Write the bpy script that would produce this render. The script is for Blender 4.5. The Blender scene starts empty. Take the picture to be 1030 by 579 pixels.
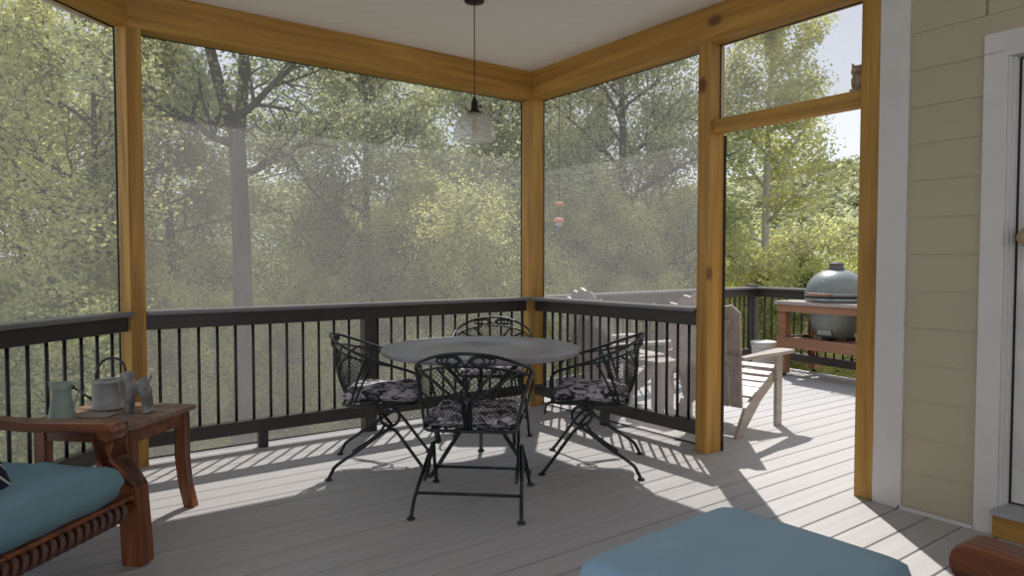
import bpy, bmesh, math, random
from mathutils import Vector, Matrix, noise as mnoise
pi = math.pi
S = bpy.context.scene
COL = S.collection

# ------------------------------------------------------------------ camera
cd = bpy.data.cameras.new('camera')
cam = bpy.data.objects.new('camera', cd); COL.objects.link(cam)
YAW, PITCH = 0.9405, 0.0358
cam.location = (-3.4856, -4.5091, 1.1982)
cam.rotation_euler = (pi/2 - PITCH, 0, YAW - pi/2)
cd.sensor_fit = 'HORIZONTAL'; cd.sensor_width = 36.0
cd.lens = 688.59/1030*36.0
cd.clip_start = 0.05; cd.clip_end = 2000
S.camera = cam

# ------------------------------------------------------------------ light
W = bpy.data.worlds.new('sky'); S.world = W; W.use_nodes = True
nt = W.node_tree; nt.nodes.clear()
wo = nt.nodes.new('ShaderNodeOutputWorld'); bg = nt.nodes.new('ShaderNodeBackground')
tc = nt.nodes.new('ShaderNodeTexCoord'); sx = nt.nodes.new('ShaderNodeSeparateXYZ'); cr = nt.nodes.new('ShaderNodeValToRGB')
nt.links.new(tc.outputs['Generated'], sx.inputs[0]); nt.links.new(sx.outputs['Z'], cr.inputs[0])
cr.color_ramp.elements[0].position = 0.0; cr.color_ramp.elements[0].color = (.88, .90, .96, 1)
cr.color_ramp.elements[1].position = 0.75; cr.color_ramp.elements[1].color = (.58, .68, .88, 1)
nt.links.new(cr.outputs[0], bg.inputs[0]); nt.links.new(bg.outputs[0], wo.inputs[0])
bg.inputs[1].default_value = 0.51
sun_d = bpy.data.lights.new('sun', 'SUN'); sun_d.energy = 2.05; sun_d.color = (1.0, .955, .90); sun_d.angle = math.radians(.55)
sun = bpy.data.objects.new('sun', sun_d); COL.objects.link(sun)
SAZ, SEL = math.radians(49.2), math.radians(53.7)          # towards the sun
sv = Vector((math.cos(SAZ)*math.cos(SEL), math.sin(SAZ)*math.cos(SEL), math.sin(SEL)))
sun.rotation_euler = sv.to_track_quat('Z', 'Y').to_euler()
S.view_settings.view_transform = 'Standard'; S.view_settings.look = 'None'
S.view_settings.gamma = 1.0; S.view_settings.use_curve_mapping = False
S.view_settings.exposure = 1.15

# ------------------------------------------------------------------ materials
MATS = {}
def newmat(name):
    m = bpy.data.materials.new(name); m.use_nodes = True; MATS[name] = m
    n = m.node_tree; b = n.nodes['Principled BSDF']
    return m, n, b
def noisecol(n, b, c1, c2, scale=(4, 4, 4), detail=4, lo=.35, hi=.65, coord='Object', dist=0.0, bump=0.0, rough=None):
    tc = n.nodes.new('ShaderNodeTexCoord'); mp = n.nodes.new('ShaderNodeMapping')
    mp.inputs['Scale'].default_value = scale
    nz = n.nodes.new('ShaderNodeTexNoise'); nz.inputs['Scale'].default_value = 1; nz.inputs['Detail'].default_value = detail
    nz.inputs['Distortion'].default_value = dist
    r = n.nodes.new('ShaderNodeValToRGB')
    r.color_ramp.elements[0].position = lo; r.color_ramp.elements[0].color = (*c1, 1)
    r.color_ramp.elements[1].position = hi; r.color_ramp.elements[1].color = (*c2, 1)
    L = n.links.new
    L(tc.outputs[coord], mp.inputs[0]); L(mp.outputs[0], nz.inputs['Vector']); L(nz.outputs['Fac'], r.inputs[0])
    if b: L(r.outputs[0], b.inputs['Base Color'])
    if bump and b:
        bp = n.nodes.new('ShaderNodeBump'); bp.inputs['Strength'].default_value = bump; bp.inputs['Distance'].default_value = .01
        L(nz.outputs['Fac'], bp.inputs['Height']); L(bp.outputs[0], b.inputs['Normal'])
    return r, mp, nz
def simple(name, c, rough=.5, metal=0.0, c2=None, scale=(6, 6, 6), bump=0.0, **k):
    m, n, b = newmat(name)
    b.inputs['Roughness'].default_value = rough; b.inputs['Metallic'].default_value = metal
    if c2 is None: c2 = tuple(min(1, x*1.18) for x in c)
    noisecol(n, b, c, c2, scale, bump=bump, **k)
    return m
def wood(name, dark, light, axis, rough=.55, knots=True, f=1.0, knotcol=(.16, .06, .02)):
    """grain runs along axis (0,1,2) in object space"""
    m, n, b = newmat(name); b.inputs['Roughness'].default_value = rough
    sc = [22*f, 22*f, 22*f]; sc[axis] = 1.1*f
    r, mp, nz = noisecol(n, b, dark, light, tuple(sc), detail=5, lo=.3, hi=.7, dist=.6, bump=.08)
    L = n.links.new
    if knots:
        ks = [3.2, 3.2, 3.2]; ks[axis] = 2.0
        tc = n.nodes.new('ShaderNodeTexCoord'); m2 = n.nodes.new('ShaderNodeMapping'); m2.inputs['Scale'].default_value = ks
        vo = n.nodes.new('ShaderNodeTexVoronoi'); vo.inputs['Scale'].default_value = 1.0
        kr = n.nodes.new('ShaderNodeValToRGB'); kr.color_ramp.elements[0].position = .07; kr.color_ramp.elements[0].color = (1, 1, 1, 1)
        kr.color_ramp.elements[1].position = .135; kr.color_ramp.elements[1].color = (0, 0, 0, 1)
        mx = n.nodes.new('ShaderNodeMix'); mx.data_type = 'RGBA'
        L(tc.outputs['Object'], m2.inputs[0]); L(m2.outputs[0], vo.inputs['Vector']); L(vo.outputs['Distance'], kr.inputs[0])
        L(kr.outputs[0], mx.inputs[0]); L(r.outputs[0], mx.inputs[6]); mx.inputs[7].default_value = (*knotcol, 1)
        L(mx.outputs[2], b.inputs['Base Color'])
    return m

PINE = dict(dark=(.30, .145, .024), light=(.56, .31, .064))
pineX = wood('pine_x', axis=0, **PINE); pineY = wood('pine_y', axis=1, **PINE); pineZ = wood('pine_z', axis=2, **PINE)
teak = wood('teak', (.085, .024, .010), (.29, .092, .030), 0, rough=.30, knots=False, f=1.3)
teakZ = wood('teak_z', (.085, .024, .010), (.33, .105, .034), 2, rough=.30, knots=False, f=1.3)
teaktop = wood('teak_top', (.13, .075, .05), (.30, .19, .13), 1, rough=.42, knots=False, f=1.4)
cedar = wood('cedar', (.25, .115, .065), (.40, .20, .115), 1, rough=.6, knots=False)
railmat = simple('rail_brown', (.030, .024, .021), .38, c2=(.045, .036, .032), scale=(2, 2, 2))
deckrail = simple('deck_rail_brown', (.060, .050, .046), .45, c2=(.085, .072, .066), scale=(2, 2, 2))
capmat = simple('rail_cap_grey', (.16, .16, .168), .32, c2=(.19, .19, .198), scale=(2, 2, 2))
deckcap = simple('deck_cap_grey', (.15, .14, .135), .4, c2=(.19, .18, .17), scale=(2, 2, 2))
baluster_m = simple('baluster_black', (.010, .010, .011), .35)
white_paint = simple('white_paint', (.66, .64, .61), .5, c2=(.70, .68, .65))
siding_m = simple('siding_paint', (.47, .415, .29), .6, c2=(.50, .44, .31), scale=(1.5, 1.5, 1.5))
door_m = simple('door_paint', (.62, .60, .56), .45)
rubber = simple('black_gasket', (.012, .012, .012), .6)
poly_taupe = wood('taupe_lumber', (.36, .31, .285), (.47, .415, .385), 0, rough=.5, knots=False)
zinc = simple('galvanised_steel', (.30, .30, .29), .5, metal=.25, c2=(.42, .42, .41), scale=(20, 20, 20))
enamel = simple('pale_green_enamel', (.26, .33, .29), .4, c2=(.34, .42, .37), scale=(12, 12, 12))
stone = simple('grey_stone', (.13, .14, .14), .7, c2=(.36, .34, .31), scale=(22, 22, 22))
tan_stone = simple('tan_ceramic', (.28, .18, .11), .6, c2=(.5, .4, .3), scale=(30, 30, 30))
slate = simple('buff_tile', (.30, .25, .20), .6, c2=(.36, .30, .25), scale=(20, 20, 20))
brass = simple('dark_bronze', (.035, .026, .02), .4, metal=.7)
bark = simple('bark', (.035, .030, .026), .95, c2=(.095, .085, .072), scale=(6, 6, 1.2), bump=.6)
palebark = simple('pale_bark', (.34, .32, .29), .95, c2=(.60, .57, .52), scale=(5, 5, 1.2), bump=.5)
earth = simple('leaf_litter', (.22, .20, .11), .95, c2=(.30, .32, .13), scale=(.6, .6, .6))
egg_m = simple('grey_green_ceramic', (.19, .215, .205), .4, c2=(.25, .275, .265), scale=(60, 60, 60), bump=.25)
steel = simple('band_steel', (.30, .30, .30), .35, metal=.8)
knob_m = simple('tan_knob', (.40, .28, .18), .45)
bulbmat = simple('amber_bulb', (.62, .38, .12), .2)

# verdigris iron
iron, n_, b_ = newmat('patinated_iron'); b_.inputs['Roughness'].default_value = .38; b_.inputs['Metallic'].default_value = .3
noisecol(n_, b_, (.014, .017, .018), (.055, .078, .074), (9, 9, 9), lo=.45, hi=.75)
tabletop_m, n_, b_ = newmat('charcoal_table'); b_.inputs['Roughness'].default_value = .42; b_.inputs['Metallic'].default_value = .1
noisecol(n_, b_, (.25, .25, .275), (.30, .30, .325), (10, 10, 10))

# damask cushion
damask, n_, b_ = newmat('damask_fabric'); b_.inputs['Roughness'].default_value = .9
r_, mp_, nz_ = noisecol(n_, b_, (.030, .028, .040), (.60, .56, .60), (17, 17, 24), detail=3, lo=.42, hi=.58, dist=1.4)
# blue linen
linen, n_, b_ = newmat('teal_canvas'); b_.inputs['Roughness'].default_value = .85
noisecol(n_, b_, (.30, .48, .63), (.34, .53, .69), (5, 5, 5), bump=.15)
b_.inputs['Sheen Weight'].default_value = .15
# striped pillow
linen2, n_, b_ = newmat('deep_teal_canvas'); b_.inputs['Roughness'].default_value = .85
noisecol(n_, b_, (.155, .285, .34), (.185, .325, .385), (5, 5, 5), bump=.15)
stripe, n_, b_ = newmat('navy_striped_fabric'); b_.inputs['Roughness'].default_value = .9
tc = n_.nodes.new('ShaderNodeTexCoord'); wv = n_.nodes.new('ShaderNodeTexWave'); wv.bands_direction = 'DIAGONAL'; wv.inputs['Scale'].default_value = 9; wv.inputs['Distortion'].default_value = 1.5
rr = n_.nodes.new('ShaderNodeValToRGB'); rr.color_ramp.elements[0].position = .90; rr.color_ramp.elements[0].color = (.012, .014, .04, 1); rr.color_ramp.elements[1].position = .94; rr.color_ramp.elements[1].color = (.62, .6, .55, 1)
n_.links.new(tc.outputs['Object'], wv.inputs['Vector']); n_.links.new(wv.outputs['Fac'], rr.inputs[0]); n_.links.new(rr.outputs[0], b_.inputs['Base Color'])

# composite deck boards: grain along x plus per-board tone
deck_m, n_, b_ = newmat('composite_deck'); b_.inputs['Roughness'].default_value = .62
r_, mp_, nz_ = noisecol(n_, b_, (.42, .408, .402), (.50, .485, .478), (.7, 20, 1), detail=6, lo=.3, hi=.7)
under_m = simple('dark_underlay', (.04, .035, .03), .9)  # near-black colour standing in for the shade below the board gaps

# beadboard ceiling: fine grooves
ceil_m, n_, b_ = newmat('beadboard'); b_.inputs['Roughness'].default_value = .6
tc = n_.nodes.new('ShaderNodeTexCoord'); mp = n_.nodes.new('ShaderNodeMapping'); mp.inputs['Rotation'].default_value = (0, 0, math.radians(40))
wv = n_.nodes.new('ShaderNodeTexWave'); wv.bands_direction = 'Y'; wv.inputs['Scale'].default_value = 3.1; wv.wave_profile = 'SIN'
rr = n_.nodes.new('ShaderNodeValToRGB'); rr.color_ramp.elements[0].position = 0.0; rr.color_ramp.elements[0].color = (.82, .78, .75, 1); rr.color_ramp.elements[1].position = .07; rr.color_ramp.elements[1].color = (.88, .84, .805, 1)
bp = n_.nodes.new('ShaderNodeBump'); bp.inputs['Strength'].default_value = .12; bp.inputs['Distance'].default_value = .004
L = n_.links.new
L(tc.outputs['Object'], mp.inputs[0]); L(mp.outputs[0], wv.inputs['Vector']); L(wv.outputs['Fac'], rr.inputs[0]); L(rr.outputs[0], b_.inputs['Base Color']); L(rr.outputs[0], bp.inputs['Height']); L(bp.outputs[0], b_.inputs['Normal'])

# insect screen: mostly open mesh, threads catch the sun
def screen_mat(name, openf, col):
    m, n, b = newmat(name); n.nodes.remove(b)
    out = n.nodes['Material Output']
    tr = n.nodes.new('ShaderNodeBsdfTransparent'); df = n.nodes.new('ShaderNodeBsdfDiffuse'); tl = n.nodes.new('ShaderNodeBsdfTranslucent')
    m1 = n.nodes.new('ShaderNodeMixShader'); m2 = n.nodes.new('ShaderNodeMixShader')
    df.inputs[0].default_value = (*col, 1); tl.inputs[0].default_value = (*col, 1)
    m1.inputs[0].default_value = .5; m2.inputs[0].default_value = 1-openf
    n.links.new(df.outputs[0], m1.inputs[1]); n.links.new(tl.outputs[0], m1.inputs[2])
    n.links.new(tr.outputs[0], m2.inputs[1]); n.links.new(m1.outputs[0], m2.inputs[2]); n.links.new(m2.outputs[0], out.inputs[0])
    return m
screen_m = screen_mat('screen_mesh', .69, (.72, .70, .70))

def leafmat(name, c1, c2, c3):
    m, n, b = newmat(name); n.nodes.remove(b); out = n.nodes['Material Output']
    r, mp, nz = noisecol(n, None, c1, c2, (1.1, 1.1, 1.1), detail=3, lo=.35, hi=.6)
    e = r.color_ramp.elements.new(.72); e.color = (*c3, 1)
    df = n.nodes.new('ShaderNodeBsdfDiffuse'); tl = n.nodes.new('ShaderNodeBsdfTranslucent'); mx = n.nodes.new('ShaderNodeMixShader'); mx.inputs[0].default_value = .5
    hs = n.nodes.new('ShaderNodeHueSaturation'); hs.inputs['Value'].default_value = 1.7; hs.inputs['Saturation'].default_value = 1.1
    n.links.new(r.outputs[0], df.inputs[0]); n.links.new(r.outputs[0], hs.inputs['Color']); n.links.new(hs.outputs[0], tl.inputs[0])
    n.links.new(df.outputs[0], mx.inputs[1]); n.links.new(tl.outputs[0], mx.inputs[2]); n.links.new(mx.outputs[0], out.inputs[0])
    return m
leaf_green = leafmat('leaf_green', (.27, .295, .18), (.42, .44, .26), (.62, .60, .33))
leaf_yellow = leafmat('leaf_yellow', (.36, .37, .18), (.56, .55, .26), (.70, .66, .33))
leaf_pine = leafmat('leaf_pine', (.16, .19, .11), (.26, .28, .16), (.40, .40, .20))
leaf_far = leafmat('leaf_far', (.30, .31, .19), (.40, .41, .25), (.52, .51, .32))

# ------------------------------------------------------------------ mesh tools
class MB:
    def __init__(s): s.v = []; s.f = []; s.sm = []
    def add(s, vs, fs, smooth=False, M=None):
        o = len(s.v)
        for p in vs:
            s.v.append(tuple(M @ Vector(p)) if M is not None else tuple(p))
        for f in fs: s.f.append([i+o for i in f]); s.sm.append(smooth)
        return s
    def box(s, x0, x1, y0, y1, z0, z1, M=None, bev=0.0):
        if bev > 0:
            b = min(bev, (x1-x0)*.45, (y1-y0)*.45, (z1-z0)*.45)
            vs = []; X = (x0, x1); Y = (y0, y1); Z = (z0, z1)
            idx = {}
            for i in (0, 1):
                for j in (0, 1):
                    for k in (0, 1):
                        sx, sy, sz = (1 if i == 0 else -1), (1 if j == 0 else -1), (1 if k == 0 else -1)
                        for a in range(3):
                            p = [X[i]+(0 if a == 0 else sx*b), Y[j]+(0 if a == 1 else sy*b), Z[k]+(0 if a == 2 else sz*b)]
                            idx[(i, j, k, a)] = len(vs); vs.append(p)
            fs = []
            c = lambda i, j, k, a: idx[(i, j, k, a)]
            for i in (0, 1):
                fs.append([c(i, 0, 0, 0), c(i, 1, 0, 0), c(i, 1, 1, 0), c(i, 0, 1, 0)] if i else [c(i, 0, 0, 0), c(i, 0, 1, 0), c(i, 1, 1, 0), c(i, 1, 0, 0)])
                fs.append([c(0, i, 0, 1), c(0, i, 1, 1), c(1, i, 1, 1), c(1, i, 0, 1)] if i else [c(0, i, 0, 1), c(1, i, 0, 1), c(1, i, 1, 1), c(0, i, 1, 1)])
                fs.append([c(0, 0, i, 2), c(1, 0, i, 2), c(1, 1, i, 2), c(0, 1, i, 2)] if i else [c(0, 0, i, 2), c(0, 1, i, 2), c(1, 1, i, 2), c(1, 0, i, 2)])
            for j in (0, 1):
                for k in (0, 1):
                    fs.append([c(0, j, k, 1), c(1, j, k, 1), c(1, j, k, 2), c(0, j, k, 2)])
                    fs.append([c(j, 0, k, 0), c(j, 1, k, 0), c(j, 1, k, 2), c(j, 0, k, 2)])
                    fs.append([c(j, k, 0, 0), c(j, k, 1, 0), c(j, k, 1, 1), c(j, k, 0, 1)])
            for i in (0, 1):
                for j in (0, 1):
                    for k in (0, 1): fs.append([c(i, j, k, 0), c(i, j, k, 1), c(i, j, k, 2)])
            return s.add(vs, fs, False, M)
        vs = [(x, y, z) for x in (x0, x1) for y in (y0, y1) for z in (z0, z1)]
        return s.add(vs, [(0, 1, 3, 2), (4, 6, 7, 5), (0, 4, 5, 1), (2, 3, 7, 6), (0, 2, 6, 4), (1, 5, 7, 3)], False, M)
    def tube(s, pts, r, n=8, closed=False, M=None, cap=True, flat=1.0):
        pts = [Vector(p) for p in pts]; N = len(pts)
        rs = r if isinstance(r, (list, tuple)) else [r]*N
        tang = []
        for i in range(N):
            a = pts[(i-1) % N] if (closed or i > 0) else pts[i]
            b = pts[(i+1) % N] if (closed or i < N-1) else pts[i]
            t = (b-a); tang.append(t.normalized() if t.length > 1e-9 else Vector((0, 0, 1)))
        u = tang[0].orthogonal().normalized()
        if abs(tang[0].z) < .9:
            u = (Vector((0, 0, 1)) - tang[0]*tang[0].z).normalized()
        vs = []; fs = []
        for i in range(N):
            t = tang[i]; u = (u - t*u.dot(t))
            u = u.normalized() if u.length > 1e-6 else t.orthogonal().normalized()
            w = t.cross(u)
            for k in range(n):
                a = 2*pi*k/n
                vs.append(pts[i] + (u*math.cos(a)*flat + w*math.sin(a))*rs[i])
        m = N if closed else N-1
        for i in range(m):
            for k in range(n):
                a = i*n+k; b = i*n+(k+1) % n; c = ((i+1) % N)*n+(k+1) % n; d = ((i+1) % N)*n+k
                fs.append((a, b, c, d))
        if cap and not closed:
            fs.append(tuple(range(n-1, -1, -1))); fs.append(tuple((N-1)*n+k for k in range(n)))
        return s.add(vs, fs, True, M)
    def lathe(s, prof, n=32, M=None, cap=True):
        vs = []; fs = []; P = len(prof)
        for i in range(n):
            a = 2*pi*i/n
            for (r, z) in prof: vs.append((r*math.cos(a), r*math.sin(a), z))
        for i in range(n):
            for j in range(P-1):
                fs.append((i*P+j, ((i+1) % n)*P+j, ((i+1) % n)*P+j+1, i*P+j+1))
        if cap:
            if prof[0][0] > 1e-4: fs.append(tuple(i*P for i in range(n-1, -1, -1)))
            if prof[-1][0] > 1e-4: fs.append(tuple(i*P+P-1 for i in range(n)))
        return s.add(vs, fs, True, M)
    def prism(s, poly, h0, h1, axis='z', M=None):
        """poly 2d, extruded: axis z -> (x,y,h); axis y -> (x,h,z); axis x -> (h,y,z)"""
        f = {'z': lambda p, h: (p[0], p[1], h), 'y': lambda p, h: (p[0], h, p[1]), 'x': lambda p, h: (h, p[0], p[1])}[axis]
        n = len(poly); vs = [f(p, h0) for p in poly]+[f(p, h1) for p in poly]
        fs = [tuple(range(n-1, -1, -1)), tuple(range(n, 2*n))]+[(i, (i+1) % n, n+(i+1) % n, n+i) for i in range(n)]
        return s.add(vs, fs, False, M)
    def ell(s, c, r, M=None, nu=16, nv=10, pw=1.0):
        vs = []; fs = []
        sp = lambda v: math.copysign(abs(v)**pw, v)
        for j in range(nv+1):
            th = pi*j/nv
            for i in range(nu):
                a = 2*pi*i/nu
                vs.append((c[0]+r[0]*sp(math.sin(th))*sp(math.cos(a)), c[1]+r[1]*sp(math.sin(th))*sp(math.sin(a)), c[2]+r[2]*sp(math.cos(th))))
        for j in range(nv):
            for i in range(nu):
                fs.append((j*nu+i, (j+1)*nu+i, (j+1)*nu+(i+1) % nu, j*nu+(i+1) % nu))
        return s.add(vs, fs, True, M)
    def mesh(s, name, mat):
        me = bpy.data.meshes.new(name); me.from_pydata(s.v, [], s.f); me.update()
        me.polygons.foreach_set('use_smooth', s.sm)
        if mat: me.materials.append(mat)
        bm = bmesh.new(); bm.from_mesh(me); bmesh.ops.recalc_face_normals(bm, faces=bm.faces); bm.to_mesh(me); bm.free()
        return me
    def build(s, name, mat, parent=None):
        o = bpy.data.objects.new(name, s.mesh(name, mat)); COL.objects.link(o)
        if parent: o.parent = parent
        return o
def empty(name, loc=(0, 0, 0), rz=0):
    o = bpy.data.objects.new(name, None); COL.objects.link(o); o.empty_display_size = .1
    o.location = loc; o.rotation_euler = (0, 0, rz); return o
def tag(o, label=None, cat=None, group=None, kind=None):
    if label: o['label'] = label
    if cat: o['category'] = cat
    if group: o['group'] = group
    if kind: o['kind'] = kind
    return o
def kids(o): return [c for c in COL.objects if c.parent == o]
def copy_tree(o, parent=None, ch=None):
    ch = ch if ch is not None else {}
    c = o.copy(); COL.objects.link(c); c.parent = parent
    for k in kids(o): copy_tree(k, c)
    return c
def bez(pts, n=6):
    """catmull-rom through pts"""
    P = [Vector(p) for p in pts]; P = [P[0]*2-P[1]]+P+[P[-1]*2-P[-2]]; out = []
    for i in range(1, len(P)-2):
        for k in range(n):
            t = k/n; a, b, c, d = P[i-1], P[i], P[i+1], P[i+2]
            out.append(.5*((2*b)+(c-a)*t+(2*a-5*b+4*c-d)*t*t+(3*b-a-3*c+d)*t**3))
    out.append(P[-2]); return out
def addmod(o, kind, **k):
    m = o.modifiers.new(kind.lower(), kind)
    for a, b in k.items(): setattr(m, a, b)
    return m
R2 = math.sqrt(.5)
AX = -2.924                                   # corner between back and left screens
ZB, ZC = 2.555, 2.776                         # beam underside, ceiling
TH = .14

# ================================================================== STRUCTURE
# floor: one board = one box, boards run along x
fb = MB(); random.seed(3)
y = -8.0; PITCHB = .142; y0 = -2.941 - PITCHB*36
def house(y): return y < -2.83
def kx(y): return 3.66 + (y-.42)*.14 + .10     # outer edge of the deck
i = 0
while True:
    ya = y0 + i*PITCHB; yb = ya+PITCHB-.006; i += 1
    if ya > .44: break
    ym = (ya+yb)/2
    if ym < .15:
        xa = max(-8.0, ym + AX - .15*1.414 - .02) if ym < 0 else AX-.06
    else: xa = .2
    xb = 0.0 if yb < -2.8 else kx(ym)
    # butt joints along a board
    cuts = [xa]; 
    if xb > .1 and xa < -0.5 and False: cuts.append(0.)
    cuts.append(xb)
    for a, b in zip(cuts, cuts[1:]): fb.box(a, b, ya, yb, -.028, 0, bev=.003)
tag(fb.build('floor', deck_m), kind='structure')
ub = MB(); ub.prism([(-8, -8.2), (0, -8.2), (0, -2.9), (kx(-2.9)-.03, -2.9), (kx(.4)-.03, .43), (.2, .43), (.2, .14), (AX-.05, .14), (-8, -5.0)], -.25, -.032)  # one solid dark slab, put under the boards so their gaps look shaded
tag(ub.build('floor', under_m), kind='structure')

# ceiling and roof
def rim(e):      # roof outline grown by e
    return [(-8, -8.2), (0+e, -8.2), (0+e, e), (AX-e*.414, e), (-8-e*1.414, -8-AX+e*0-0.0+0)]
cb = MB(); cb.prism([(-8, -8.2), (.10, -8.2), (.10, .10), (AX-.05, .10), (-8, -8-AX+.10+.0)], ZC, ZC+.03)
tag(cb.build('ceiling', ceil_m), kind='structure')
rb = MB()
E_ = .485
rb.prism([(-8, -8.2), (E_, -8.2), (E_, E_), (AX-E_*.414, E_), (-8-.3, -8-AX+.3)], ZC+.035, ZC+.16)
tag(rb.build('ceiling', white_paint), kind='structure')
eb = MB()    # eave fascia dropping to z 2.5
eb.box(E_-.03, E_, -8.2, E_, 2.70, ZC+.035); eb.box(AX-E_*.414, E_-.03, E_-.03, E_, 2.70, ZC+.035)
eb.box(TH+.02, E_-.03, -8.2, E_-.03, 2.72, 2.732); eb.box(AX-.15, E_-.03, TH+.02, E_-.03, 2.72, 2.732)
M = Matrix.Translation((AX-E_*.414, E_, 0)) @ Matrix.Rotation(math.radians(225), 4, 'Z')
eb.box(0, 7, 0, .03, 2.70, ZC+.035, M)
tag(eb.build('trim_1', white_paint), kind='structure')

# house wall (x=0 plane, y from -2.83 back): lapped siding
wb = MB()
yy0, yy1 = -2.95, -3.262
z = -.02; ex = .1745; z = 2.29-13*ex-.001
seg = [(-3.262, -2.94)]
prof = []
zz = z-ex
while zz < ZC:
    a = max(zz, 0.0); b = min(zz+ex+.012, ZC)
    if b > a:
        wb.prism([(.012, a), (.000, a), (.007, b), (.012, b)], -3.28, -2.95, 'y')
    zz += ex
zz = z-ex
while zz < ZC:
    a = max(zz, 0.0); b = min(zz+ex+.012, ZC)
    if b > a: wb.prism([(.012, a), (.000, a), (.007, b), (.012, b)], -8.1, -4.45, 'y')
    zz += ex
wb.box(.012, .10, -3.36, -2.84, 0, ZC); wb.box(.012, .10, -8.1, -4.40, 0, ZC); wb.box(.012, .10, -4.41, -3.38, 2.15, ZC)
zz = z-ex
while zz < ZC:
    a = max(zz, 2.19); b = min(zz+ex+.012, ZC)
    if b > a: wb.prism([(.012, a), (.000, a), (.007, b), (.012, b)], -4.45, -3.27, 'y')
    zz += ex
tag(wb.build('wall_right', siding_m), kind='structure')
wx = MB()                                       # the house body and its far side
zz = z-ex
while zz < ZC:
    a = max(zz, 0.0); b = min(zz+ex+.012, ZC)
    if b > a: wx.prism([(-2.86, a), (-2.842, a), (-2.852, b), (-2.86, b)], .10, 4.2, 'x')
    zz += ex
wx.box(.101, 4.2, -8.1, -2.86, -.3, ZC)
tag(wx.build('wall_back', siding_m), kind='structure')
t2 = MB(); t2.box(-.012, .02, -2.958, -2.8225, 0.0, ZC, bev=.003)
tag(t2.build('trim_2', white_paint), kind='structure')
# base flashing
t3 = MB(); t3.box(-.012, .0, -3.27, -2.945, 0.0, .018)
tag(t3.build('trim_3', white_paint), kind='structure')
# door
t4 = MB(); t4.box(-.014, .03, -3.362, -3.272, 0.0, 2.112, bev=.003); t4.box(-.014, .03, -4.50, -3.272, 2.113, 2.20, bev=.003)
t4.box(-.026, .03, -4.50, -4.40, 0.0, 2.115, bev=.004)
t4.box(.0, .09, -3.374, -3.3625, .125, 2.089); t4.box(.02, .09, -3.385, -3.372, .125, 2.088); t4.box(-.012, .09, -4.40, -3.352, 2.09, 2.115)
tag(t4.build('trim_4', white_paint), kind='structure')
sl = MB(); sl.box(-.03, .09, -4.40, -3.352, 0.0, .10, bev=.004); tag(sl.build('trim_5', pineY), kind='structure')
th = MB(); th.prism([(-.05, .10), (.09, .10), (.09, .14), (.03, .14), (-.05, .115)], -4.40, -3.352, 'y'); tag(th.build('trim_6', simple('grey_threshold', (.33, .33, .34), .5)), kind='structure')
db = MB(); db.box(.058, .098, -4.38, -3.394, .145, 2.08)
for (a, b) in ((.30, 1.0), (1.12, 1.95)):
    db.box(.052, .06, -4.26, -3.50, a, b, bev=.004)
do = tag(db.build('door_1', door_m), kind='structure')
g = MB(); g.box(.055, .075, -3.394, -3.385, .14, 2.085); g.box(.055, .075, -4.38, -3.385, .138, .147); g.build('weather_strip', rubber, do)
k = MB(); k.lathe([(.0, -.005), (.030, -.005), (.030, .004), (.011, .010), (.011, .035), (.028, .042), (.041, .060), (.043, .078), (.034, .095), (.016, .103), (0, .104)], 24, Matrix.Translation((.058, -3.455, 1.31)) @ Matrix.Rotation(-pi/2, 4, 'Y'))
kb = k.build('door_knob', knob_m, do)

# ---- posts
def thing_mesh(mb, name, mat, label, cat, group=None): return tag(mb.build(name, mat), label, cat, group)
p = MB()
p.prism([(AX+.068, 0), (AX+.068, TH), (AX-.03, TH), (AX-.053, .080), (AX-.012, -.012), (AX, 0)], 0, ZB)
thing_mesh(p, 'porch_post', pineZ, 'golden pine corner post behind the side table with the pots', 'post', None)
p = MB(); p.box(0, TH, 0, TH, 0, ZB, bev=.003)
thing_mesh(p, 'porch_post', pineZ, 'golden pine corner post where the two railings meet behind the table', 'post')
p = MB(); p.box(0, TH+.01, -1.792, -1.705, 0, ZB, bev=.003)
thing_mesh(p, 'porch_post', pineZ, 'golden pine post on the left of the open doorway', 'post')
p = MB(); p.box(0, TH, -2.822, -2.724, 0, ZB, bev=.003)
thing_mesh(p, 'porch_post', pineZ, 'golden pine post on the right of the doorway, against the white trim', 'post')
# left screen's far post, out of frame
ML = Matrix.Translation((AX, 0, 0)) @ Matrix.Rotation(math.radians(225), 4, 'Z')   # x along the left side towards the viewer, y -> inside? (y left of dir)
# ---- beams
b = MB(); b.box(AX-.02, 0, 0, TH, ZB, ZC, bev=.002); thing_mesh(b, 'porch_beam', pineX, 'golden pine beam with knots over the long back screen', 'beam')
b = MB(); b.box(0, TH, -2.822, TH, ZB, ZC, bev=.002); thing_mesh(b, 'porch_beam', pineY, 'golden pine beam running from far corner over the doorway', 'beam')
b = MB(); b.box(.0, 5.2, -TH, 0.0, ZB, ZC, bev=.002); o = thing_mesh(b, 'porch_beam', pineX, 'golden pine beam over the left screen, cut by top left of picture', 'beam')
o.matrix_world = ML
# with az 225, local +y points to (sin.., ) = (.707,-.707) = inside, so the beam body at y<0 is outside
b = MB(); b.box(.03, .12, -2.724, -1.792, 2.005, 2.085, bev=.003)
hd = thing_mesh(b, 'door_header', pineY, 'pine header bar between the doorway and the small screen above it', 'beam')
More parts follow.
